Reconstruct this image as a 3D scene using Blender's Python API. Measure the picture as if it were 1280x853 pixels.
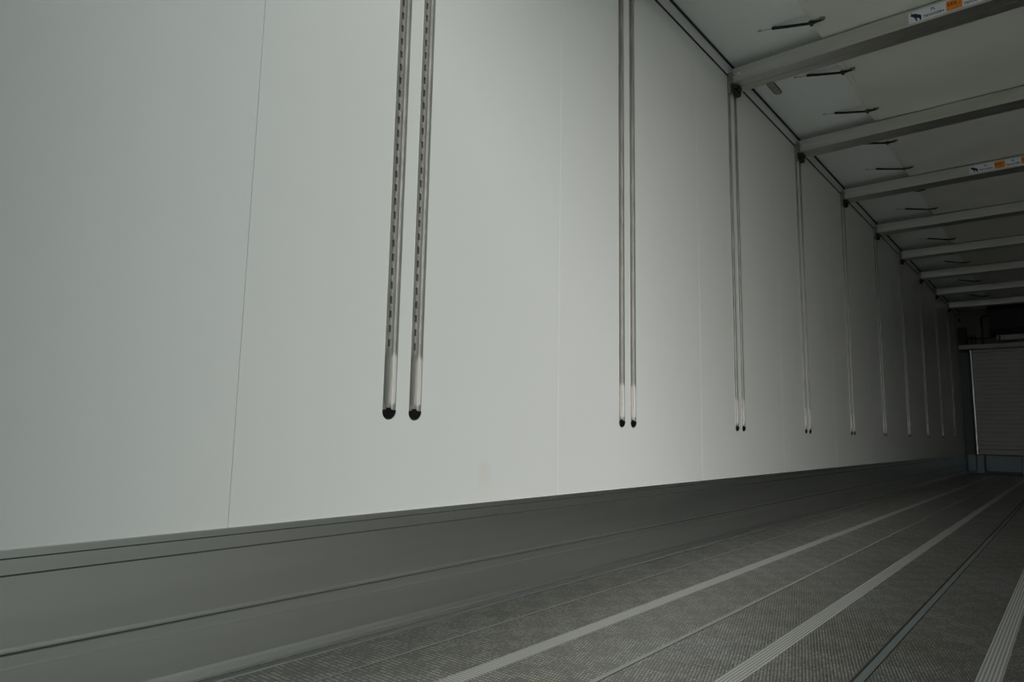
import bpy, bmesh, math, random
from mathutils import Matrix, Vector
random.seed(7)
for o in list(bpy.data.objects):
    bpy.data.objects.remove(o)
SC = bpy.context.scene
COL = SC.collection

# ------------------------------------------------------------------ camera
YAW, PITCH, ROLL = map(math.radians, (39.491, 7.628, 1.0687))
HC = 0.515                                   # lens height above the trailer floor
fwd = Vector((-math.sin(YAW)*math.cos(PITCH), math.cos(YAW)*math.cos(PITCH), math.sin(PITCH)))
rt = Vector((math.cos(YAW), math.sin(YAW), 0))
up = rt.cross(fwd)
ca = math.cos(ROLL)*rt + math.sin(ROLL)*up
cb = -math.sin(ROLL)*rt + math.cos(ROLL)*up
cam_d = bpy.data.cameras.new('camera')
cam = bpy.data.objects.new('camera', cam_d)
COL.objects.link(cam)
M = Matrix((ca, cb, -fwd)).transposed().to_4x4()
M.translation = Vector((0, 0, HC))
cam.matrix_world = M
cam_d.sensor_width = 36
cam_d.lens = 854.49/1280*36
cam_d.clip_start = 0.02
SC.camera = cam

# ------------------------------------------------------------------ light and exposure
SC.view_settings.view_transform = 'Standard'
SC.view_settings.look = 'None'
SC.view_settings.gamma = 1
SC.view_settings.use_curve_mapping = False
SC.view_settings.exposure = 0.04
SC.cycles.max_bounces = 12
SC.cycles.diffuse_bounces = 8
SC.cycles.glossy_bounces = 6
w = bpy.data.worlds.new('overcast_sky')
SC.world = w
w.use_nodes = True
nt = w.node_tree
nt.nodes.clear()
out = nt.nodes.new('ShaderNodeOutputWorld')
bg = nt.nodes.new('ShaderNodeBackground')
def wmath(op, a, b=None):
    n = nt.nodes.new('ShaderNodeMath')
    n.operation = op
    for i, v in enumerate((a, b)):
        if v is None: continue
        if isinstance(v, (int, float)): n.inputs[i].default_value = v
        else: nt.links.new(v, n.inputs[i])
    return n.outputs[0]
tc = nt.nodes.new('ShaderNodeTexCoord')
SKY_BASE, SKY_GLOW, GLOW_AZ, GLOW_EL, GLOW_P = 0.35, 1.7, 14, 2, 8.0
dp = nt.nodes.new('ShaderNodeVectorMath')
dp.operation = 'DOT_PRODUCT'
_a, _e = math.radians(GLOW_AZ), math.radians(GLOW_EL)
dp.inputs[1].default_value = (math.sin(_a)*math.cos(_e), -math.cos(_a)*math.cos(_e), math.sin(_e))
nt.links.new(tc.outputs['Generated'], dp.inputs[0])
glow = wmath('MULTIPLY', wmath('POWER', wmath('MAXIMUM', dp.outputs['Value'], 0.0), GLOW_P), SKY_GLOW)
bg.inputs[0].default_value = (0.62, 0.85, 0.88, 1)          # veiled blue-grey sky
bg.inputs[1].default_value = SKY_BASE
bg2 = nt.nodes.new('ShaderNodeBackground')                   # bright haze around the sun
bg2.inputs[0].default_value = (0.97, 1.0, 0.985, 1)
nt.links.new(glow, bg2.inputs[1])
ad = nt.nodes.new('ShaderNodeAddShader')
nt.links.new(bg.outputs[0], ad.inputs[0])
nt.links.new(bg2.outputs[0], ad.inputs[1])
nt.links.new(ad.outputs[0], out.inputs[0])
# broad soft sun behind thin cloud, low behind the trailer to its right
SUN_AZ, SUN_EL, SUN_SOFT, SUN_E = 27, 18, 38, 3.1
sl = bpy.data.lights.new('sun', 'SUN')
sl.energy = SUN_E
sl.angle = math.radians(SUN_SOFT)
sl.color = (0.985, 1.0, 0.985)
so = bpy.data.objects.new('sun', sl)
COL.objects.link(so)
_a, _e = math.radians(SUN_AZ), math.radians(SUN_EL)
so.rotation_euler = Vector((-math.sin(_a)*math.cos(_e), math.cos(_a)*math.cos(_e), -math.sin(_e))).to_track_quat('-Z', 'Y').to_euler()
# the open rear doorway guides the sky light indoors
pl = bpy.data.lights.new('doorway_portal', 'AREA')
pl.shape = 'RECTANGLE'
pl.size = 2.46
pl.size_y = 2.66
pl.cycles.is_portal = True
po = bpy.data.objects.new('doorway_portal', pl)
COL.objects.link(po)
po.location = (-0.19, 0.075, 1.33)
po.rotation_euler = (math.radians(90), 0, 0)    # shines to +Y

# ------------------------------------------------------------------ materials
def mat(name, col, rough=0.5, metal=0.0, spec=0.5):
    m = bpy.data.materials.new(name)
    m.use_nodes = True
    b = m.node_tree.nodes['Principled BSDF']
    b.inputs['Base Color'].default_value = (*col, 1)
    b.inputs['Roughness'].default_value = rough
    b.inputs['Metallic'].default_value = metal
    b.inputs['Specular IOR Level'].default_value = spec
    return m

def N(m, kind, **kw):
    n = m.node_tree.nodes.new(kind)
    for k, v in kw.items():
        setattr(n, k, v)
    return n

def L(m, a, b):
    m.node_tree.links.new(a, b)

def mth(m, op, a, b=None, c=None):
    n = N(m, 'ShaderNodeMath', operation=op)
    for i, v in enumerate((a, b, c)):
        if v is None:
            continue
        if isinstance(v, (int, float)):
            n.inputs[i].default_value = v
        else:
            L(m, v, n.inputs[i])
    return n.outputs[0]

def bsdf(m):
    return m.node_tree.nodes['Principled BSDF']

def coords(m):
    tc = N(m, 'ShaderNodeTexCoord')
    s = N(m, 'ShaderNodeSeparateXYZ')
    L(m, tc.outputs['Object'], s.inputs[0])
    return tc, s.outputs[0], s.outputs[1], s.outputs[2]

def mottled(m, c1, c2, scale, stretch=(1, 1, 1), rough=None):
    """soft variation of the base colour (grain, dirt)"""
    tc = N(m, 'ShaderNodeTexCoord')
    mp = N(m, 'ShaderNodeMapping')
    mp.inputs['Scale'].default_value = stretch
    L(m, tc.outputs['Object'], mp.inputs[0])
    nz = N(m, 'ShaderNodeTexNoise')
    nz.inputs['Scale'].default_value = scale
    nz.inputs['Detail'].default_value = 4
    L(m, mp.outputs[0], nz.inputs['Vector'])
    cr = N(m, 'ShaderNodeValToRGB')
    cr.color_ramp.elements[0].position = 0.35
    cr.color_ramp.elements[0].color = (*c1, 1)
    cr.color_ramp.elements[1].position = 0.65
    cr.color_ramp.elements[1].color = (*c2, 1)
    L(m, nz.outputs['Fac'], cr.inputs[0])
    L(m, cr.outputs[0], bsdf(m).inputs['Base Color'])
    if rough:
        mr = N(m, 'ShaderNodeMapRange')
        mr.inputs['To Min'].default_value = rough[0]
        mr.inputs['To Max'].default_value = rough[1]
        L(m, nz.outputs['Fac'], mr.inputs[0])
        L(m, mr.outputs[0], bsdf(m).inputs['Roughness'])
    return cr

WALL = mat('white_grp_wall', (0.72, 0.72, 0.69), 0.32)
def wall_nodes(m, c, stain=True):
    tc, x, y, z = coords(m)
    nz = N(m, 'ShaderNodeTexNoise')
    nz.inputs['Scale'].default_value = 3.0
    nz.inputs['Detail'].default_value = 5
    L(m, tc.outputs['Object'], nz.inputs['Vector'])
    mx = N(m, 'ShaderNodeMix', data_type='RGBA')
    mx.inputs[6].default_value = (*[v*0.975 for v in c], 1)
    mx.inputs[7].default_value = (*c, 1)
    L(m, nz.outputs['Fac'], mx.inputs[0])
    last = mx.outputs[2]
    if stain:
        # faint yellowish smear low on the second panel
        dy = mth(m, 'DIVIDE', mth(m, 'SUBTRACT', y, 1.60), 0.035)
        dz = mth(m, 'DIVIDE', mth(m, 'SUBTRACT', z, 0.385), 0.05)
        r = mth(m, 'ADD', mth(m, 'MULTIPLY', dy, dy), mth(m, 'MULTIPLY', dz, dz))
        n2 = N(m, 'ShaderNodeTexNoise')
        n2.inputs['Scale'].default_value = 25
        L(m, tc.outputs['Object'], n2.inputs['Vector'])
        f = mth(m, 'MULTIPLY', mth(m, 'MAXIMUM', mth(m, 'SUBTRACT', 1.0, r), 0.0), mth(m, 'MULTIPLY', n2.outputs['Fac'], 0.45))
        m2 = N(m, 'ShaderNodeMix', data_type='RGBA')
        m2.inputs[7].default_value = (0.66, 0.52, 0.36, 1)
        L(m, f, m2.inputs[0])
        L(m, last, m2.inputs[6])
        last = m2.outputs[2]
    L(m, last, bsdf(m).inputs['Base Color'])
    # very fine skin texture
    bp = N(m, 'ShaderNodeBump')
    bp.inputs['Strength'].default_value = 0.05
    bp.inputs['Distance'].default_value = 0.002
    n3 = N(m, 'ShaderNodeTexNoise')
    n3.inputs['Scale'].default_value = 9
    L(m, tc.outputs['Object'], n3.inputs['Vector'])
    L(m, n3.outputs['Fac'], bp.inputs['Height'])
    L(m, bp.outputs[0], bsdf(m).inputs['Normal'])
wall_nodes(WALL, (0.81, 0.81, 0.785))
CEIL = mat('white_grp_ceiling', (0.6, 0.64, 0.63), 0.4)
wall_nodes(CEIL, (0.87, 0.90, 0.89), False)
SEAM = mat('seam_sealant', (0.30, 0.31, 0.33), 0.7)
KICK = mat('anodised_aluminium', (0.34, 0.345, 0.33), 0.42, 1.0)
mottled(KICK, (0.80, 0.81, 0.80), (0.87, 0.88, 0.87), 2.0, (1, 0.3, 6), (0.29, 0.36))
RUB = mat('black_rubber', (0.006, 0.006, 0.006), 0.6)
PLA = mat('black_plastic', (0.005, 0.005, 0.005), 0.35)
COVE = mat('cove_rail_aluminium', (0.74, 0.74, 0.76), 0.5, 0.1)
TRK = mat('galvanised_track', (0.45, 0.43, 0.41), 0.4, 0.7)
mottled(TRK, (0.44, 0.43, 0.40), (0.58, 0.565, 0.54), 60, (1, 1, 0.15), (0.34, 0.48))
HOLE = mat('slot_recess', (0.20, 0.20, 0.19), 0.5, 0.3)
BEAM = mat('beam_aluminium', (0.55, 0.54, 0.50), 0.4, 0.92)
mottled(BEAM, (0.60, 0.595, 0.56), (0.68, 0.675, 0.64), 14, (0.2, 3, 3), (0.34, 0.44))
BRK = mat('bracket_steel', (0.35, 0.34, 0.31), 0.45, 0.7)
mottled(BRK, (0.25, 0.24, 0.22), (0.40, 0.39, 0.36), 50)
LAT = mat('latch_black', (0.012, 0.011, 0.010), 0.5)
RIV = mat('rivet_glint', (0.95, 0.95, 0.95), 0.25, 0.3)  # near-white, barely metallic base paints the rivet's highlight
FAB = mat('duct_cloth', (0.56, 0.54, 0.49), 0.85)
mottled(FAB, (0.68, 0.675, 0.635), (0.74, 0.735, 0.695), 2.5)
CORD = mat('pale_cord', (0.45, 0.45, 0.42), 0.7)
BRASS = mat('dull_eyelet', (0.30, 0.27, 0.17), 0.4, 0.9)
STK = mat('sticker_white', (0.74, 0.76, 0.80), 0.45)
NAVY = mat('sticker_navy', (0.012, 0.014, 0.06), 0.5)
GREYT = mat('sticker_grey_text', (0.06, 0.10, 0.14), 0.5)
ORG = mat('sticker_orange', (0.80, 0.25, 0.02), 0.5)
DRED = mat('sticker_dark_red', (0.18, 0.035, 0.01), 0.5)
BULK = mat('bulkhead_panel', (0.66, 0.65, 0.61), 0.45)
BLUE = mat('bulkhead_kick_aluminium', (0.30, 0.35, 0.39), 0.5, 0.3)
COLM = mat('corner_column_grey', (0.22, 0.24, 0.24), 0.5, 0.2)
POST = mat('white_edge_post', (0.92, 0.91, 0.88), 0.28, 0.6)
DARK = mat('evaporator_dark', (0.035, 0.035, 0.037), 0.6)
OLIVE = mat('upper_bulkhead', (0.20, 0.20, 0.16), 0.6)
ASPH = mat('yard_concrete', (0.20, 0.20, 0.195), 0.9)
mottled(ASPH, (0.62, 0.63, 0.61), (0.70, 0.71, 0.69), 1.5)

# floor materials: pressed aluminium with little raised studs, worn bright on top, with painted sparkle
def stud_floor():
    m = mat('studded_floor', (0.2, 0.2, 0.19), 0.40, 1.0)
    tc, x, y, z = coords(m)
    nz = N(m, 'ShaderNodeTexNoise')
    nz.inputs['Scale'].default_value = 2.2
    nz.inputs['Detail'].default_value = 3
    L(m, tc.outputs['Object'], nz.inputs['Vector'])
    PX, PY = 0.0075, 0.0125
    u = mth(m, 'DIVIDE', x, PX)
    v = mth(m, 'DIVIDE', y, PY)
    row = mth(m, 'FLOOR', v)
    off = mth(m, 'MULTIPLY', mth(m, 'MODULO', row, 2.0), 0.5)
    fu = mth(m, 'FRACT', mth(m, 'ADD', u, off))
    fv = mth(m, 'FRACT', v)
    du = mth(m, 'SUBTRACT', fu, 0.5)
    dv = mth(m, 'SUBTRACT', fv, 0.5)
    r2 = mth(m, 'ADD', mth(m, 'MULTIPLY', mth(m, 'MULTIPLY', du, du), 6.5), mth(m, 'MULTIPLY', mth(m, 'MULTIPLY', dv, dv), 5.0))
    h = mth(m, 'MAXIMUM', mth(m, 'SUBTRACT', 1.0, r2), 0.0)
    # 8 cm blocks where the pressing direction changes
    ck = N(m, 'ShaderNodeTexChecker')
    ck.inputs['Scale'].default_value = 12.5
    L(m, tc.outputs['Object'], ck.inputs['Vector'])
    hh = mth(m, 'MULTIPLY', h, mth(m, 'ADD', 0.66, mth(m, 'MULTIPLY', ck.outputs['Fac'], 0.34)))
    # random brightness per stud, painting sparkle into the colour
    cx = N(m, 'ShaderNodeCombineXYZ')
    L(m, mth(m, 'FLOOR', mth(m, 'ADD', u, off)), cx.inputs[0])
    L(m, row, cx.inputs[1])
    wn = N(m, 'ShaderNodeTexWhiteNoise')
    L(m, cx.outputs[0], wn.inputs['Vector'])
    hh = mth(m, 'MULTIPLY', hh, mth(m, 'ADD', 0.5, mth(m, 'MULTIPLY', wn.outputs['Value'], 0.95)))
    cr = N(m, 'ShaderNodeValToRGB')
    cr.color_ramp.elements[0].position = 0.25
    cr.color_ramp.elements[0].color = (0.40, 0.398, 0.385, 1)
    cr.color_ramp.elements[1].position = 0.85
    cr.color_ramp.elements[1].color = (1.0, 1.0, 0.98, 1)
    L(m, hh, cr.inputs[0])
    dm = N(m, 'ShaderNodeMix', data_type='RGBA', blend_type='MULTIPLY')
    d2 = N(m, 'ShaderNodeValToRGB')
    d2.color_ramp.elements[0].position = 0.3
    d2.color_ramp.elements[0].color = (0.80, 0.78, 0.70, 1)
    d2.color_ramp.elements[1].position = 0.7
    d2.color_ramp.elements[1].color = (1, 1, 1, 1)
    L(m, nz.outputs['Fac'], d2.inputs[0])
    dm.inputs[0].default_value = 1
    L(m, cr.outputs[0], dm.inputs[6])
    L(m, d2.outputs[0], dm.inputs[7])
    L(m, dm.outputs[2], bsdf(m).inputs['Base Color'])
    bp = N(m, 'ShaderNodeBump')
    bp.inputs['Strength'].default_value = 0.7
    bp.inputs['Distance'].default_value = 0.0012
    L(m, h, bp.inputs['Height'])
    L(m, bp.outputs[0], bsdf(m).inputs['Normal'])
    return m
FLOOR = stud_floor()

def rib_floor():
    m = mat('ribbed_strip', (0.5, 0.49, 0.45), 0.42, 0.75)
    tc, x, y, z = coords(m)
    w1 = mth(m, 'SINE', mth(m, 'MULTIPLY', x, 2*math.pi/0.0075))
    w2 = mth(m, 'SINE', mth(m, 'MULTIPLY', y, 2*math.pi/0.010))
    h = mth(m, 'ADD', mth(m, 'MULTIPLY', w1, 0.3), mth(m, 'MULTIPLY', w2, 0.2))
    h = mth(m, 'ADD', h, 0.5)
    cr = N(m, 'ShaderNodeValToRGB')
    cr.color_ramp.elements[0].position = 0.2
    cr.color_ramp.elements[0].color = (0.36, 0.355, 0.335, 1)
    cr.color_ramp.elements[1].position = 0.75
    cr.color_ramp.elements[1].color = (0.90, 0.89, 0.85, 1)
    L(m, h, cr.inputs[0])
    L(m, cr.outputs[0], bsdf(m).inputs['Base Color'])
    bp = N(m, 'ShaderNodeBump')
    bp.inputs['Strength'].default_value = 0.5
    bp.inputs['Distance'].default_value = 0.001
    L(m, h, bp.inputs['Height'])
    L(m, bp.outputs[0], bsdf(m).inputs['Normal'])
    return m
RIB = rib_floor()
JOINT = mat('smooth_joint', (0.48, 0.48, 0.455), 0.45, 0.7)
KLINE = mat('skirting_groove', (0.11, 0.115, 0.11), 0.7)
JOINT2 = mat('centre_joint', (0.22, 0.25, 0.245), 0.5, 0.6)
GROOVE = mat('groove_dirt', (0.04, 0.042, 0.04), 0.8)

# ------------------------------------------------------------------ mesh helpers
def box(bm, x0, x1, y0, y1, z0, z1, mi=0, bev=0.0):
    r = bmesh.ops.create_cube(bm, size=1)
    vs = r['verts']
    for v in vs:
        v.co = Vector(((x0+x1)/2 + v.co.x*(x1-x0), (y0+y1)/2 + v.co.y*(y1-y0), (z0+z1)/2 + v.co.z*(z1-z0)))
    fs = {f for v in vs for f in v.link_faces}
    for f in fs:
        f.material_index = mi
    if bev > 0:
        es = list({e for v in vs for e in v.link_edges})
        b = bmesh.ops.bevel(bm, geom=es, offset=bev, segments=2, profile=0.5, affect='EDGES')
        for f in b['faces']:
            f.material_index = mi

def prism(bm, pts, axis, a, b, mi=0, closed=True, caps=True):
    """extrude a 2-D outline along an axis; pts are the two other coordinates in order"""
    def P(p, t):
        if axis == 'x': return Vector((t, p[0], p[1]))
        if axis == 'y': return Vector((p[0], t, p[1]))
        return Vector((p[0], p[1], t))
    A = [bm.verts.new(P(p, a)) for p in pts]
    B = [bm.verts.new(P(p, b)) for p in pts]
    n = len(pts)
    fs = []
    for i in range(n if closed else n-1):
        j = (i+1) % n
        f = bm.faces.new((A[i], A[j], B[j], B[i]))
        f.material_index = mi[i] if isinstance(mi, (list, tuple)) else mi
        fs.append(f)
    if closed and caps:
        k = mi[0] if isinstance(mi, (list, tuple)) else mi
        for loop in (A[::-1], B):
            f = bm.faces.new(loop)
            f.material_index = k
    return fs

def tube(bm, pts, r, seg=8, mi=0):
    pts = [Vector(p) for p in pts]
    rings = []
    for i, p in enumerate(pts):
        d = (pts[min(i+1, len(pts)-1)] - pts[max(i-1, 0)]).normalized()
        a = d.orthogonal().normalized() if i == 0 else (rings_a - d*rings_a.dot(d)).normalized()
        rings_a = a
        b = d.cross(a)
        rr = r[i] if isinstance(r, (list, tuple)) else r
        rings.append([bm.verts.new(p + rr*(math.cos(t)*a + math.sin(t)*b)) for t in [2*math.pi*k/seg for k in range(seg)]])
    for q in range(len(rings)-1):
        for k in range(seg):
            f = bm.faces.new((rings[q][k], rings[q][(k+1) % seg], rings[q+1][(k+1) % seg], rings[q+1][k]))
            f.material_index = mi
            f.smooth = True
    bm.faces.new(rings[0][::-1]).material_index = mi
    bm.faces.new(rings[-1]).material_index = mi

def torus(bm, c, R, r, normal=(0, 0, 1), seg=20, sub=8, mi=0):
    n = Vector(normal).normalized()
    a = n.orthogonal().normalized()
    b = n.cross(a)
    c = Vector(c)
    G = []
    for i in range(seg):
        t = 2*math.pi*i/seg
        d = math.cos(t)*a + math.sin(t)*b
        G.append([bm.verts.new(c + d*(R + r*math.cos(s)) + n*r*math.sin(s)) for s in [2*math.pi*k/sub for k in range(sub)]])
    for i in range(seg):
        for k in range(sub):
            f = bm.faces.new((G[i][k], G[(i+1) % seg][k], G[(i+1) % seg][(k+1) % sub], G[i][(k+1) % sub]))
            f.material_index = mi
            f.smooth = True

def obj(name, bm, mats, parent=None, fix=True):
    if fix:
        bmesh.ops.recalc_face_normals(bm, faces=bm.faces)
    me = bpy.data.meshes.new(name)
    bm.to_mesh(me)
    bm.free()
    for m in (mats if isinstance(mats, (list, tuple)) else [mats]):
        me.materials.append(m)
    o = bpy.data.objects.new(name, me)
    COL.objects.link(o)
    if parent:
        o.parent = parent
    return o

def struct(name, bm, mats, fix=True):
    o = obj(name, bm, mats, fix=fix)
    o['kind'] = 'structure'
    return o

def thing(name, label, cat, loc=(0, 0, 0), group=None):
    o = bpy.data.objects.new(name, None)
    o.empty_display_size = 0.05
    COL.objects.link(o)
    o.location = loc
    tag(o, label, cat, group)
    return o

def tag(o, label, cat, group=None):
    o['label'] = label
    o['category'] = cat
    if group:
        o['group'] = group
    return o

def dup(root, loc, label):
    r = root.copy()
    COL.objects.link(r)
    r.location = loc
    r['label'] = label
    for ch in list(root.children):
        c = ch.copy()
        COL.objects.link(c)
        c.parent = r
        for g in list(ch.children):
            d = g.copy()
            COL.objects.link(d)
            d.parent = c
    return r

# ------------------------------------------------------------------ dimensions
XL, XR = -1.42, 1.04            # inner faces of the side walls
Y0, Y1 = 0.22, 13.35            # open rear end, bulkhead
ZC = 2.665                      # ceiling
ZK = 0.302                      # top of kick plate
PAIRS = [1.257 + 1.22*i for i in range(10)]
TR_OFF = 0.0465                 # half distance between the two rails of a pair
TR_W = 0.0225                   # half width of a rail
TR_Z0, TR_Z1 = 0.565, 2.578     # lower and upper end of rails
SEAMS = [0.779 + 1.2085*i for i in range(11)]

# ------------------------------------------------------------------ setting
# yard outside, under and around the trailer
bm = bmesh.new()
box(bm, -40, 40, -40, 40, -1.35, -1.15)
struct('ground', bm, ASPH)

# floor: pressed planks, each with a bright ribbed strip in its middle and a smooth joint
bm = bmesh.new()
prof = [(XL+0.03, 0.0)]
mi = []
def seg(x, z, m):
    prof.append((x, z))
    mi.append(m)
joints = [-1.248, -0.822, -0.402, 0.022, 0.447, 0.872]
strips = [-1.042, -0.612, -0.187, 0.237, 0.662]
ev = sorted([(j, 'j') for j in joints] + [(s, 's') for s in strips])
for x, k in ev:
    if k == 'j':
        wid = 0.027 if abs(x+0.402) < 0.01 else (0.016 if x > -1.2 else 0.010)
        deep = 0.006 if abs(x+0.402) < 0.01 else 0.0025
        seg(x-wid/2, 0, 0)
        if deep > 0.004:
            seg(x-wid/2, -deep, 3); seg(x-wid/2+0.004, -deep, 3)
            seg(x-wid/2+0.005, -0.002, 3); seg(x+wid/2-0.005, -0.002, 4); seg(x+wid/2-0.004, -deep, 3)
            seg(x+wid/2, -deep, 3); seg(x+wid/2, 0, 3)
        else:
            seg(x+wid/2-0.003, 0.0, 2); seg(x+wid/2-0.003, -0.004, 3); seg(x+wid/2, -0.004, 3); seg(x+wid/2, 0, 3)
    else:
        seg(x-0.0225, 0, 0); seg(x-0.0215, 0.0012, 1); seg(x+0.0215, 0.0012, 1); seg(x+0.0225, 0, 1)
seg(XR-0.03, 0, 0)
n = len(prof)
prism(bm, prof, 'y', Y0-0.1, Y1, mi, closed=False)
for k, f in enumerate(bm.faces):
    f.normal_update()
    if f.normal.z < -0.01:
        f.normal_flip()
fl = struct('floor', bm, [FLOOR, RIB, JOINT, GROOVE, JOINT2], fix=False)
bm = bmesh.new()
box(bm, XL-0.08, XR+0.08, Y0-0.12, Y1+0.1, -0.14, -0.012)
struct('floor_slab', bm, KICK)

# side walls: panels with a hair joint, cut out where the rails are let in
def side_wall(name, x, sgn, cut):
    bm = bmesh.new()
    ys = [Y0] + [s for s in SEAMS if s < Y1] + [Y1]
    for a, b in zip(ys[:-1], ys[1:]):
        a2, b2 = a+0.0008, b-0.0008
        holes = []
        if cut:
            for p in PAIRS:
                for c in (p-TR_OFF, p+TR_OFF):
                    if a2 < c < b2:
                        holes.append((c-TR_W, c+TR_W))
        holes.sort()
        edges = [a2]
        for h0, h1 in holes:
            edges += [h0, h1]
        edges.append(b2)
        for i in range(len(edges)-1):
            u, v = edges[i], edges[i+1]
            hole = any(abs(u-h0) < 1e-6 for h0, h1 in holes)
            bands = [(ZK-0.01, TR_Z0-TR_W)] if hole else [(ZK-0.01, ZC-0.005)]
            for z0, z1 in bands:
                box(bm, x, x+sgn*0.02, u, v, z0, z1, 0)
            if hole:
                # half-round lower end of the cut-out
                c = (u+v)/2
                K = 12
                arc = [(c+TR_W*math.cos(math.pi+math.pi*k/K), TR_Z0+TR_W*math.sin(math.pi+math.pi*k/K)) for k in range(K+1)]
                left = [(u, TR_Z0-TR_W)] + arc[:K//2+1][::-1]
                right = [(v, TR_Z0-TR_W)] + arc[K//2:]
                for pts in (left, right):
                    prism(bm, pts, 'x', x, x+sgn*0.02, 0)
                box(bm, x, x+sgn*0.02, u, v, TR_Z1, ZC-0.005, 0)
    # backing behind the panels
    box(bm, x+sgn*0.021, x+sgn*0.10, Y0-0.1, Y1+0.1, -0.14, ZC+0.08, 1)
    bmesh.ops.remove_doubles(bm, verts=bm.verts, dist=1e-6)
    return struct(name, bm, [WALL, SEAM])
side_wall('wall_left', XL, -1, True)
side_wall('wall_right', XR, 1, False)

bm = bmesh.new()
box(bm, XL-0.1, XR+0.1, Y0-0.1, Y1+0.1, ZC, ZC+0.08)
struct('ceiling', bm, CEIL)

# kick plates (extruded aluminium skirting)
kp = [(0.0, ZK, 0), (0.004, ZK, 0), (0.0055, ZK-0.002, 0), (0.0055, 0.2882, 1), (0.0025, 0.2880, 1), (0.0025, 0.2860, 1), (0.0055, 0.2858, 0),
      (0.0055, 0.2605, 1), (0.0025, 0.2603, 1), (0.0025, 0.2578, 1), (0.0055, 0.2575, 0),
      (0.0060, 0.1400, 0), (0.0090, 0.1378, 0), (0.0095, 0.1345, 0), (0.0090, 0.1320, 1), (0.0045, 0.1305, 1), (0.0050, 0.1285, 0), (0.0062, 0.1275, 0), (0.0064, 0.1085, 0), (0.0088, 0.1072, 0), (0.0088, 0.1048, 0), (0.0060, 0.1036, 0),
      (0.0062, 0.0300, 0), (0.0080, 0.0235, 0), (0.0120, 0.0195, 0), (0.0165, 0.0165, 0), (0.0190, 0.0125, 0), (0.0190, 0.0080, 1), (0.0165, 0.0050, 1), (0.0165, 0.0030, 0),
      (0.030, 0.003, 0), (0.032, 0.0, 0), (0.032, -0.005, 0), (0.0, -0.005, 0)]
for name, x, s in (('baseboard_left', XL, 1), ('baseboard_right', XR, -1)):
    bm = bmesh.new()
    prism(bm, [(x+s*a, z) for a, z, k in kp], 'y', Y0-0.02, Y1, [k for a, z, k in kp])
    struct(name, bm, [KICK, KLINE])

# cove rail in the wall/ceiling corner with its two black seals
for k, (x, s) in enumerate(((XL, 1), (XR, -1))):
    bm = bmesh.new()
    prism(bm, [(x, 2.587), (x+s*0.003, 2.588), (x+s*0.006, 2.592), (x+s*0.006, 2.652), (x, 2.655)], 'y', Y0, Y1-0.01)
    struct('trim_%d' % (2*k+1), bm, COVE)
    bm = bmesh.new()
    box(bm, x, x+s*0.004, Y0, Y1-0.01, 2.579, 2.587)
    box(bm, x, x+s*0.012, Y0, Y1-0.01, 2.652, ZC)
    struct('trim_%d' % (2*k+2), bm, RUB)

# rear portal frame around the open end, unseen; posts jut inward to shade the wall
bm = bmesh.new()
box(bm, XL-0.10, XL+0.07, Y0-0.14, Y0-0.10, -0.14, ZC+0.08)
box(bm, XR-0.07, XR+0.10, Y0-0.14, Y0-0.10, -0.14, ZC+0.08)
box(bm, XL-0.10, XR+0.10, Y0-0.14, Y0-0.101, ZC, ZC+0.08)
struct('trim_5', bm, KICK)

# left rear door leaf, unseen, added partly open to shade the near wall
SHADE_DOOR_OPEN = 42
bm = bmesh.new()
box(bm, 0, 1.22, -0.09, 0, -0.10, ZC+0.05, 0, 0.01)
box(bm, 0.03, 1.19, 0.0, 0.012, 0.0, ZC-0.05, 1, 0.004)
d = struct('shade_door', bm, [KICK, WALL])
d.location = (XL, Y0-0.16, 0)
d.rotation_euler = (0, 0, -math.radians(SHADE_DOOR_OPEN))
bm = bmesh.new()
tube(bm, [(1.05, -0.115, 0.0), (1.05, -0.115, ZC)], 0.017, 10)
box(bm, 1.03, 1.07, -0.11, -0.088, 0.6, 0.64)
box(bm, 1.03, 1.07, -0.11, -0.088, 1.9, 1.94)
obj('shade_door_rod', bm, BRK, d)

# ------------------------------------------------------------------ front bulkhead
bm = bmesh.new()
box(bm, XL, XR, Y1, Y1+0.1, 2.02, ZC, 0)
box(bm, XL, XR, Y1, Y1+0.1, 0, 2.02, 0)
struct('wall_front', bm, OLIVE)
R = HC
# lower aluminium kick of the bulkhead
t = thing('bulkhead_kick_panel', 'blue-grey metal panel with slots low on the front bulkhead, under the ribbed white panel', 'panel', (0, Y1-0.003, 0))
bm = bmesh.new()
box(bm, XL+0.025, -1.286, -0.07, 0, 0.004, 0.30, 0, 0.003)
prism(bm, [(-0.105, 0.004), (0, 0.004), (0, 0.05), (-0.07, 0.05)], 'x', XL+0.04, XR-0.04)
obj('base', bm, BLUE, t)
for x0, x1 in ((-1.155, -0.700), (-0.655, -0.19), (-0.145, 0.32), (0.365, 0.83)):
    bm = bmesh.new()
    box(bm, x0, x1, -0.05, 0, 0.04, 0.292, 0, 0.004)
    obj('infill_panel', bm, BLUE, t)
for x0 in (-1.272, -0.695, -0.185, 0.325):
    bm = bmesh.new()
    wd = 0.095 if x0 < -1.2 else 0.035
    box(bm, x0, x0+wd, -0.10, 0, 0.02, 0.30, 0, 0.003)
    obj('post', bm, BLUE, t)

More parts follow.
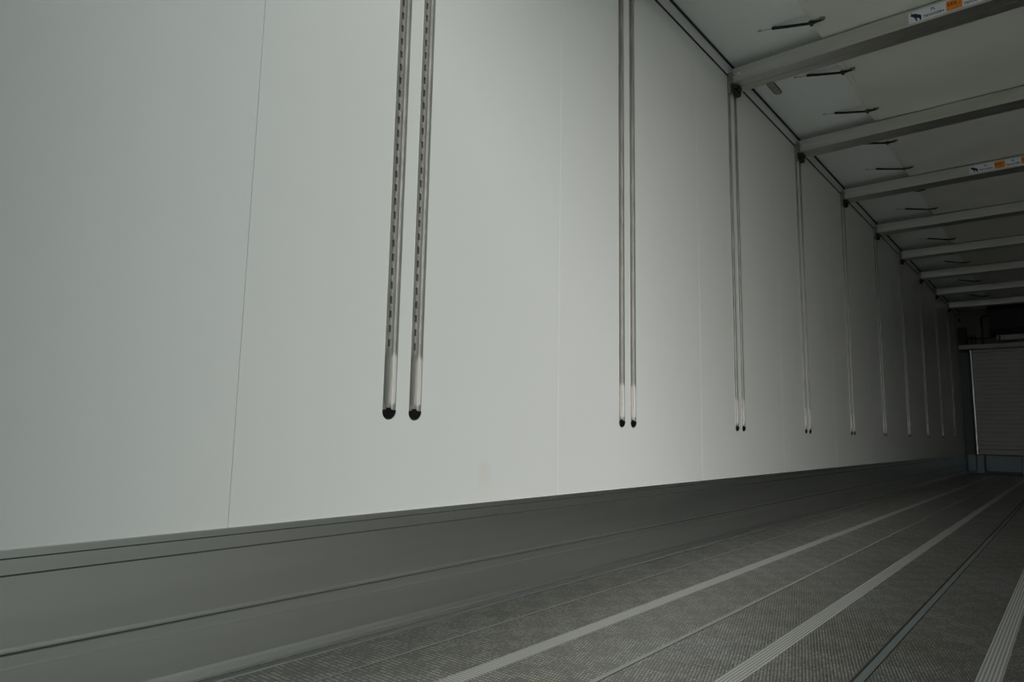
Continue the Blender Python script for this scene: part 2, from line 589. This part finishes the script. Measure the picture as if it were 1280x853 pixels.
# ribbed white panel
t = thing('ribbed_bulkhead_panel', 'large white panel with fine horizontal ribs closing the far front end', 'panel', (0, Y1-0.003, 0))
bm = bmesh.new()
pts = []
z = R-0.125
while z < R+1.36:
    pts += [(-0.106, z), (-0.119, z+0.008), (-0.120, z+0.052), (-0.106, z+0.060)]
    z += 0.0675
pts = pts + [(-0.08, z), (-0.08, R-0.125)]
prism(bm, pts, 'x', -1.235, 0.86)
obj('ribbed_sheet', bm, BULK, t)
bm = bmesh.new()
box(bm, -1.235, 0.86, -0.128, -0.06, R-0.205, R-0.128, 0, 0.004)
obj('bottom_rail', bm, BULK, t)
bm = bmesh.new()
box(bm, -1.235, 0.86, -0.121, -0.06, z-0.002, R+1.462, 0, 0.003)
obj('top_rail', bm, BULK, t)
for x in (-1.262, 0.862):
    bm = bmesh.new()
    prism(bm, [(x, -0.06), (x, -0.13), (x+0.006, -0.136), (x+0.020, -0.136), (x+0.024, -0.13), (x+0.024, -0.06)], 'z', R-0.205, R+1.46)
    o = obj('edge_post', bm, POST, t)
    o['label'] = 'bright white edge strip'
bm = bmesh.new()
tube(bm, [(-1.235, -0.130, R-0.165), (-1.235, -0.136, R-0.165)], 0.012, 10)
obj('bolt', bm, PLA, t)

# corner columns
bm = bmesh.new()
prism(bm, [(XL+0.012, Y1), (XL+0.012, Y1-0.05), (-1.30, Y1-0.07), (-1.285, Y1-0.06), (-1.285, Y1)], 'z', 0.305, R+1.46)
tag(obj('corner_column', bm, COLM), 'dull grey column between the left wall and the ribbed white panel', 'column')

# header rail
t = thing('header_rail', 'pale horizontal rail across the bulkhead above the ribbed white panel', 'rail', (0, Y1, R+1.51))
bm = bmesh.new()
prism(bm, [(0, -0.035), (-0.16, -0.035), (-0.17, -0.025), (-0.17, 0.033), (-0.16, 0.040), (0, 0.040)], 'x', XL+0.01, XR-0.01)
obj('rail_body', bm, BULK, t)
bm = bmesh.new()
box(bm, -1.405, -1.285, -0.185, -0.170, -0.07, -0.034, 0, 0.003)
box(bm, -1.405, -1.285, -0.170, -0.03, -0.07, -0.036, 0, 0)
o = obj('end_bracket', bm, PLA, t)
o['label'] = 'black bracket under the rail end'

# control box, small box, pipe bracket on the upper bulkhead
t = thing('junction_box', 'tall black box at the top left corner of the bulkhead above the pale rail', 'box', (-1.35, Y1, R+1.555))
bm = bmesh.new()
box(bm, -0.058, 0.058, -0.12, 0, 0.0, 0.285, 0, 0.006)
obj('housing', bm, PLA, t)
bm = bmesh.new()
box(bm, -0.045, 0.045, -0.126, -0.12, 0.02, 0.265, 0, 0.002)
obj('cover', bm, LAT, t)
t = thing('sensor_box', 'small black sensor box high on the bulkhead above the tall black box', 'box', (-1.386, Y1, R+1.95))
bm = bmesh.new()
box(bm, -0.018, 0.018, -0.04, 0, 0, 0.062, 0, 0.004)
obj('housing', bm, PLA, t)
bm = bmesh.new()
tube(bm, [(0, -0.02, 0.062), (0, -0.02, 0.10), (0, -0.005, 0.14)], 0.005, 6)
obj('cable', bm, PLA, t)
t = thing('pipe_bracket', 'black hooked pipe standing on the pale rail left of the cooling unit', 'pipe', (-1.075, Y1, R+1.55))
bm = bmesh.new()
tube(bm, [(0.0, -0.15, 0.0), (0, -0.15, 0.2), (-0.005, -0.15, 0.42), (0.01, -0.15, 0.445), (0.09, -0.15, 0.45)], 0.013, 8)
obj('pipe', bm, PLA, t)
bm = bmesh.new()
box(bm, -0.03, 0.03, -0.17, -0.13, -0.001, 0.03, 0, 0.003)
obj('foot', bm, PLA, t)
bm = bmesh.new()
tube(bm, [(-0.22, -0.12, 0.11), (-0.1, -0.12, 0.10), (0.01, -0.15, 0.095), (0.16, -0.15, 0.10)], 0.009, 6)
for x in (-0.15, -0.10):
    tube(bm, [(x, -0.12, 0.15), (x, -0.12, 0.0)], 0.008, 6)
obj('hose', bm, PLA, t)

t = thing('cooling_unit', 'dark boxed cooling unit filling the top of the far bulkhead', 'cooling unit', (0, Y1, R+1.55))
bm = bmesh.new()
prism(bm, [(0, 0.12), (-0.36, 0.12), (-0.42, 0.20), (-0.42, 0.50), (-0.36, 0.58), (0, 0.58)], 'x', -0.965, 0.585)
obj('housing', bm, DARK, t)
bm = bmesh.new()
box(bm, -0.88, 0.50, -0.30, -0.02, 0.035, 0.11, 0, 0.004)
obj('drip_tray', bm, BULK, t)
bm = bmesh.new()
for k in range(16):
    box(bm, -0.93, 0.55, -0.424, -0.415, 0.22+0.017*k, 0.228+0.017*k)
obj('grille', bm, DARK, t)
for x in (-0.855, 0.45):
    bm = bmesh.new()
    box(bm, x, x+0.025, -0.32, -0.15, 0.002, 0.10, 0, 0.003)
    obj('support', bm, PLA, t)

# ------------------------------------------------------------------ slotted rails let into the left wall
ORD = ['nearest', 'second', 'third', 'fourth', 'fifth', 'sixth', 'seventh', 'eighth', 'ninth', 'tenth']
H = TR_Z1 - TR_Z0
def rail_mesh():
    """profile along z; local x points into the room, origin at the lower end of the metal"""
    bm = bmesh.new()
    W, D, T = TR_W, 0.0105, 0.0010
    def lip(s, z0, z1, wi0, wi1):
        # one lip face between z0 and z1, inner edge moving from wi0 to wi1
        o, i = s*W, None
        v = []
        for zz, wi in ((z0, wi0), (z1, wi1)):
            v.append([bm.verts.new((0.0, o, zz)), bm.verts.new((T, o, zz)), bm.verts.new((T, s*(wi+0.001), zz)), bm.verts.new((0.0004, s*wi, zz)),
                      bm.verts.new((-0.0035, s*wi, zz)), bm.verts.new((-0.0035, s*(W-0.0022), zz))])
        for k in range(5):
            f = bm.faces.new((v[0][k], v[0][k+1], v[1][k+1], v[1][k]))
    for s in (-1, 1):
        n, wd = 0.0130, 0.0196
        lip(s, 0.0, 0.016, n, n)
        lip(s, 0.016, 0.024, n, wd)
        lip(s, 0.024, 0.150, wd, wd)
        lip(s, 0.150, 0.166, wd, n)
        lip(s, 0.166, H, n, n)
        # side wall of the channel
        y = s*(W-0.0022)
        a = [bm.verts.new(p) for p in ((-0.0035, y, 0), (-0.0035, y, H), (-D+0.002, y, H), (-D+0.002, y, 0))]
        bm.faces.new(a)
        b = [bm.verts.new(p) for p in ((-D, y-s*0.003, 0), (-D, y-s*0.003, H))]
        bm.faces.new((a[3], a[2], b[1], b[0]))
    # back of the channel with its row of slots
    ya, yb, sa, sb = -W+0.0052, W-0.0052, -0.0050, 0.0050
    def q(y0, y1, z0, z1, x=-D, mi=0):
        f = bm.faces.new([bm.verts.new((x, y0, z0)), bm.verts.new((x, y1, z0)), bm.verts.new((x, y1, z1)), bm.verts.new((x, y0, z1))])
        f.material_index = mi
    q(ya, sa, 0, H)
    q(sb, yb, 0, H)
    z = 0.0
    s0 = 0.175
    while s0 + 0.02 < H - 0.02:
        q(sa, sb, z, s0)
        for (p0, p1) in (((sa, s0), (sb, s0)), ((sb, s0), (sb, s0+0.02)), ((sb, s0+0.02), (sa, s0+0.02)), ((sa, s0+0.02), (sa, s0))):
            f = bm.faces.new([bm.verts.new((-D, p0[0], p0[1])), bm.verts.new((-D, p1[0], p1[1])), bm.verts.new((-D-0.005, p1[0], p1[1])), bm.verts.new((-D-0.005, p0[0], p0[1]))])
            f.material_index = 0
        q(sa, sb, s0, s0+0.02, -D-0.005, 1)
        z = s0+0.02
        s0 += 0.04
    q(sa, sb, z, H)
    bmesh.ops.remove_doubles(bm, verts=bm.verts, dist=1e-6)
    return bm
proto = None
GR = 'slotted rails let into the left wall'
for i, p in enumerate(PAIRS):
    for side, c in (('left', p-TR_OFF), ('right', p+TR_OFF)):
        lab = '%s slotted steel wall rail of the %s pair from the open end' % (side, ORD[i])
        if proto is None:
            proto = thing('wall_rail', lab, 'rail', (XL, c, TR_Z0), GR)
            o = obj('channel', rail_mesh(), [TRK, HOLE], proto)
            bm = bmesh.new()
            K = 16
            arc = [(TR_W*math.cos(math.pi+math.pi*k/K), 0.004+TR_W*math.sin(math.pi+math.pi*k/K)) for k in range(K+1)]
            prism(bm, arc + [(0.0040, 0.004), (0.0035, 0.010), (0.0005, 0.010), (0.0, 0.004)], 'x', -0.012, 0.0035)
            es = [e for e in bm.edges if all(abs(v.co.x-0.0035) < 1e-5 for v in e.verts)]
            bmesh.ops.bevel(bm, geom=es, offset=0.0012, segments=2, affect='EDGES')
            o = obj('end_cap', bm, PLA, proto)
            o['label'] = 'black rounded plastic end cap'
        else:
            dup(proto, (XL, c, TR_Z0), lab)

# ------------------------------------------------------------------ cross beams under the ceiling
BZ0, BZ1 = HC+2.009, HC+2.094
def beam_body():
    h = BZ1-BZ0
    f, b = -0.074, 0.074
    pts = [(f, 0.001), (f, h-0.004), (f+0.002, h-0.001), (f+0.006, h), (b-0.006, h), (b, h-0.006), (b, 0.010), (b-0.003, 0.004)]
    # underside: shallow steps, a middle groove and a raised back flange
    pts += [(0.010, 0.004), (0.008, 0.015), (-0.001, 0.015), (-0.002, 0.000)]
    bm = bmesh.new()
    prism(bm, pts, 'x', -1.383, 1.003)
    return bm
def beam(name, label):
    t = thing(name, label, 'beam', (0, 0, BZ0), 'aluminium cross beams under the ceiling')
    obj('beam_body', beam_body(), BEAM, t)
    for sx, xw in ((1, XL), (-1, XR)):
        # bracket that plugs into both rails
        bm = bmesh.new()
        def X(a): return xw + sx*a
        prism(bm, [(X(0.004), -0.068), (X(0.030), -0.068), (X(0.040), -0.060), (X(0.040), 0.060), (X(0.030), 0.068), (X(0.004), 0.068)], 'z', 0.004, 0.070)
        prism(bm, [(-0.068, 0.004), (-0.030, 0.004), (-0.030, -0.045), (-0.042, -0.052), (-0.060, -0.052), (-0.068, -0.045)], 'x', X(0.002), X(0.016))
        prism(bm, [(0.030, 0.004), (0.060, 0.004), (0.060, -0.030), (0.052, -0.036), (0.038, -0.036), (0.030, -0.030)], 'x', X(0.002), X(0.016))
        br = obj('end_bracket', bm, BRK, t)
        bm = bmesh.new()
        prism(bm, [(-0.022, 0.016), (0.045, 0.012), (0.052, -0.020), (0.040, -0.042), (0.020, -0.048), (0.002, -0.030), (-0.026, -0.018)], 'x', X(0.012), X(0.036))
        tube(bm, [(X(0.020), 0.010, -0.010), (X(0.052), 0.010, -0.010)], 0.011, 12)
        prism(bm, [(-0.040, -0.002), (-0.012, 0.004), (-0.012, -0.014), (-0.036, -0.014)], 'x', X(0.018), X(0.046))
        obj('latch', bm, LAT, br)
        bm = bmesh.new()
        tube(bm, [(X(0.068), -0.0735, 0.047), (X(0.068), -0.0765, 0.047), (X(0.068), -0.0775, 0.047)], [0.0085, 0.0075, 0.004], 12)
        obj('rivet', bm, RIV, t)
        bm = bmesh.new()
        tube(bm, [(X(0.0425), -0.0733, 0.043), (X(0.0425), -0.0745, 0.043)], 0.004, 10)
        obj('pin_hole', bm, LAT, t)
    return t
bl = lambda i, extra='': '%s aluminium cross beam above the %s pair of wall rails%s' % ('white-grey', ORD[i], extra)
b0 = beam('cross_beam', 'aluminium cross beam nearest the open end, of which only the tongue tip shows at the top edge')
b0.location = (0, PAIRS[1], BZ0)
beams = {1: b0}
for i in range(2, 10):
    ex = {2: ', with stickers and a hanging grey tongue', 4: ', with a sticker strip, fifth pair'}.get(i, '')
    lab = bl(i, '')
    if i == 2: lab = 'nearest fully visible cross beam with elk sticker and a grey tongue behind it'
    elif i == 4: lab = 'cross beam with a small elk sticker strip, above the fifth pair of rails'
    else: lab = 'plain aluminium cross beam without sticker, above the %s pair of wall rails' % ORD[i]
    beams[i] = dup(b0, (0, PAIRS[i], BZ0), lab)

# grey release tongues behind two of the beams
def tongue(parent, far=0.0):
    bm = bmesh.new()
    K = 8
    x, r = -1.222, 0.020
    pts = [(x-r, 0.060), (x+r, 0.060), (x+r, 0.21+far)]
    pts += [(x+r*math.cos(math.pi*k/K), 0.213+far+0.014*math.sin(math.pi*k/K)) for k in range(1, K)]
    pts += [(x-r, 0.21+far)]
    prism(bm, pts, 'z', 0.0005, 0.0045)
    bmesh.ops.bevel(bm, geom=[e for e in bm.edges if abs(e.verts[0].co.z-e.verts[1].co.z) < 1e-6], offset=0.001, segments=1, affect='EDGES')
    o = obj('release_tongue', bm, BRK, parent)
    o['label'] = 'grey tongue with a rounded tip'
    bm = bmesh.new()
    prism(bm, [(x-r-0.0015, 0.070), (x-r+0.0015, 0.070), (x-r+0.0015, 0.205+far), (x-r-0.0015, 0.205+far)], 'z', 0.0, 0.005)
    prism(bm, [(x+r-0.0015, 0.070), (x+r+0.0015, 0.070), (x+r+0.0015, 0.205+far), (x+r-0.0015, 0.205+far)], 'z', 0.0, 0.005)
    obj('edge_seal', bm, RUB, o)
tongue(beams[1], 0.075)
tongue(beams[2])

# sticker strip on two beams
def text_mesh(s, size):
    cu = bpy.data.curves.new('t', 'FONT')
    cu.body = s
    cu.size = size
    cu.extrude = 0.0002
    cu.offset = 0.0004
    cu.align_x = 'CENTER'
    to = bpy.data.objects.new('t', cu)
    COL.objects.link(to)
    dg = bpy.context.evaluated_depsgraph_get()
    me = bpy.data.meshes.new_from_object(to.evaluated_get(dg))
    bpy.data.objects.remove(to)
    return me
ELK = [((x-365)*0.000157, -(y+0.33*(x-365)-400)*0.000200) for x, y in (
    (225, 392), (238, 372), (252, 352), (250, 318), (262, 302), (272, 322), (270, 340), (292, 345), (330, 332), (370, 322), (400, 334), (440, 342), (490, 342), (508, 352),
    (516, 380), (514, 440), (500, 485), (468, 480), (462, 440), (430, 432), (385, 436), (392, 470), (412, 500), (396, 516), (366, 508), (346, 462), (322, 436), (290, 420), (262, 412), (232, 412))]
def sticker(parent):
    yf = -0.0742
    x0 = -0.500
    n = 5
    per = 0.162
    st_e = bpy.data.objects.new('sticker_strip', None)
    COL.objects.link(st_e)
    st_e.parent = parent
    bm = bmesh.new()
    box(bm, x0, x0+0.165+per*n, yf-0.0006, yf, 0.013, 0.070)
    obj('sticker_sheet', bm, STK, parent)
    bpy.data.objects.remove(st_e)
    sheet = parent.children[-1]
    bm = bmesh.new()
    c = (x0+0.031, 0.0415)
    prism(bm, [(c[0]+px, c[1]+pz) for px, pz in ELK], 'y', yf-0.0009, yf-0.0005)
    o = obj('elk_emblem', bm, NAVY, sheet)
    o['label'] = 'navy elk silhouette'
    for k in range(n):
        xo = x0 + 0.158 + per*k
        bm = bmesh.new()
        box(bm, xo, xo+0.064, yf-0.0012, yf-0.0004, 0.0165, 0.0665)
        o = obj('orange_square', bm, ORG, sheet)
        o['label'] = 'orange square with dark red print'
        bm = bmesh.new()
        for j in range(3):
            xx = xo+0.006+0.013*j
            box(bm, xx, xx+0.003, yf-0.0016, yf-0.001, 0.040, 0.056)
            for zz in (0.040, 0.0465, 0.053):
                box(bm, xx, xx+0.010, yf-0.0016, yf-0.001, zz, zz+0.003)
        for j in range(10):
            a0, a1 = [-0.15-1.25*(j+d)/10 for d in (0, 1)]
            P = lambda a, rr: (xo+0.018+rr*math.cos(a), 0.056+rr*math.sin(a)*0.92)
            prism(bm, [P(a0, 0.038), P(a1, 0.038), P(a1, 0.0395), P(a0, 0.0395)], 'y', yf-0.0016, yf-0.001)
        obj('square_print', bm, DRED, o)
        tx = x0+0.105 if k == 0 else xo-0.049
        for s, size, zz, m in (('PL', 0.020, 0.048, GREYT), ('TSDOOZEN', 0.0162, 0.0235, NAVY)):
            me = text_mesh(s, size)
            me.materials.append(m)
            o = bpy.data.objects.new('lettering', me)
            COL.objects.link(o)
            o.parent = sheet
            o.rotation_euler = (math.radians(90), 0, 0)
            o.location = (tx, yf-0.0009, zz)
sticker(beams[2])
sticker(beams[4])

# ------------------------------------------------------------------ cloth air duct under the ceiling
t = thing('air_duct', 'long pale cloth air duct running along the middle of the ceiling', 'air duct', (0, 0, HC))
bm = bmesh.new()
xs = [-0.905, -0.900, -0.87, -0.82, -0.72, -0.55, -0.35, -0.19, 0.0, 0.2, 0.38, 0.47, 0.52, 0.525]
zs = [2.111, 2.1065, 2.1055, 2.105, 2.104, 2.102, 2.101, 2.1005, 2.101, 2.102, 2.104, 2.105, 2.1065, 2.111]
ny = 120
rows = []
for j in range(ny+1):
    y = 0.7 + (12.7-0.7)*j/ny
    row = []
    for i, (x, z) in enumerate(zip(xs, zs)):
        edge = i in (0, len(xs)-1)
        wv = 0.0016*math.sin(y*10.4+x*3)*math.cos(y*3.1-x*7) + 0.0012*math.sin(y*23+x*9)
        dx = 0.0025*math.sin(y*10.386+1.2) if i < 4 else 0
        row.append(bm.verts.new((x+dx, y, z+wv)))
    rows.append(row)
for j in range(ny):
    for i in range(len(xs)-1):
        f = bm.faces.new((rows[j][i], rows[j][i+1], rows[j+1][i+1], rows[j+1][i]))
        f.smooth = True
# flat upper side of the duct, just under the ceiling
top = [[bm.verts.new((xs[i], row[0].co.y, 2.140)) for i in (0, -1)] for row in rows]
for j in range(ny):
    bm.faces.new((top[j][0], top[j+1][0], top[j+1][1], top[j][1]))
    bm.faces.new((rows[j][0], top[j][0], top[j+1][0], rows[j+1][0]))
    bm.faces.new((rows[j][-1], rows[j+1][-1], top[j+1][1], top[j][1]))
for j in (0, ny):
    bm.faces.new([top[j][0]] + rows[j] + [top[j][1]])
obj('duct_cloth', bm, FAB, t)
bm = bmesh.new()
for xa in (-0.8755, 0.4945):
    box(bm, xa, xa+0.0012, 0.7, 12.7, 2.1035, 2.1065, 0)
obj('hem_seam', bm, FAB, t)

# tension straps holding the left edge of the duct to the ceiling
SY = [2.84 + 0.605*k for k in range(17)]
def strap():
    t = thing('duct_strap', '', 'strap', (0, 0, HC), 'black tension straps holding the air duct')
    # pale cord up to the ceiling anchor
    bm = bmesh.new()
    tube(bm, [(-1.160, -0.010, 2.150), (-1.158, -0.010, 2.145), (-1.13, -0.008, 2.1405), (-1.085, -0.004, 2.137)], 0.0018, 6)
    box(bm, -1.170, -1.150, -0.018, -0.002, 2.145, 2.150, 0, 0.001)
    o = obj('anchor_cord', bm, CORD, t)
    o['label'] = 'pale thin cord at the ceiling end'
    # doubled black rubber strap
    bm = bmesh.new()
    A, B = Vector((-1.088, -0.004, 2.138)), Vector((-0.905, 0.0, 2.0960))
    for s in (-1, 1):
        tube(bm, [A + Vector((0, s*0.0065, 0)), A.lerp(B, 0.3) + Vector((0, s*0.006, -0.001)), B + Vector((0, s*0.004, 0))], 0.0052, 8)
    tube(bm, [A + Vector((0, -0.0065, 0)), A + Vector((-0.006, -0.004, 0)), A + Vector((-0.008, 0, 0)), A + Vector((-0.006, 0.004, 0)), A + Vector((0, 0.0065, 0))], 0.0052, 8)
    obj('rubber_loop', bm, RUB, t)
    bm = bmesh.new()
    prism(bm, [(-0.912, -0.020), (-0.900, -0.022), (-0.894, -0.008), (-0.878, -0.007), (-0.878, 0.007), (-0.894, 0.008), (-0.900, 0.024), (-0.912, 0.020)], 'z', 2.0905, 2.0995)
    tube(bm, [(-0.885, 0, 2.0955), (-0.862, 0, 2.0945), (-0.853, 0, 2.0955)], 0.006, 8)
    obj('hook', bm, PLA, t)
    bm = bmesh.new()
    torus(bm, (-0.852, 0, 2.0985), 0.0125, 0.0035, (0, 0, 1))
    obj('eyelet', bm, BRASS, t)
    return t
sp = strap()
for k, y in enumerate(SY):
    between = [i for i in range(1, 9) if PAIRS[i] < y < PAIRS[i+1]]
    if not between:
        continue
    i = between[0]
    half = 'nearer' if y - PAIRS[i] < 0.6 else 'farther'
    nm = {1: 'the top-edge beam and the elk-sticker beam'}.get(i, 'the beams of the %s and %s rail pairs' % (ORD[i], ORD[i+1]))
    lab = '%s of two black duct straps between %s' % (half, nm)
    if k == 0:
        sp.location = (0, y, HC)
        sp['label'] = lab
        first = True
    else:
        dup(sp, (0, y, HC), lab)
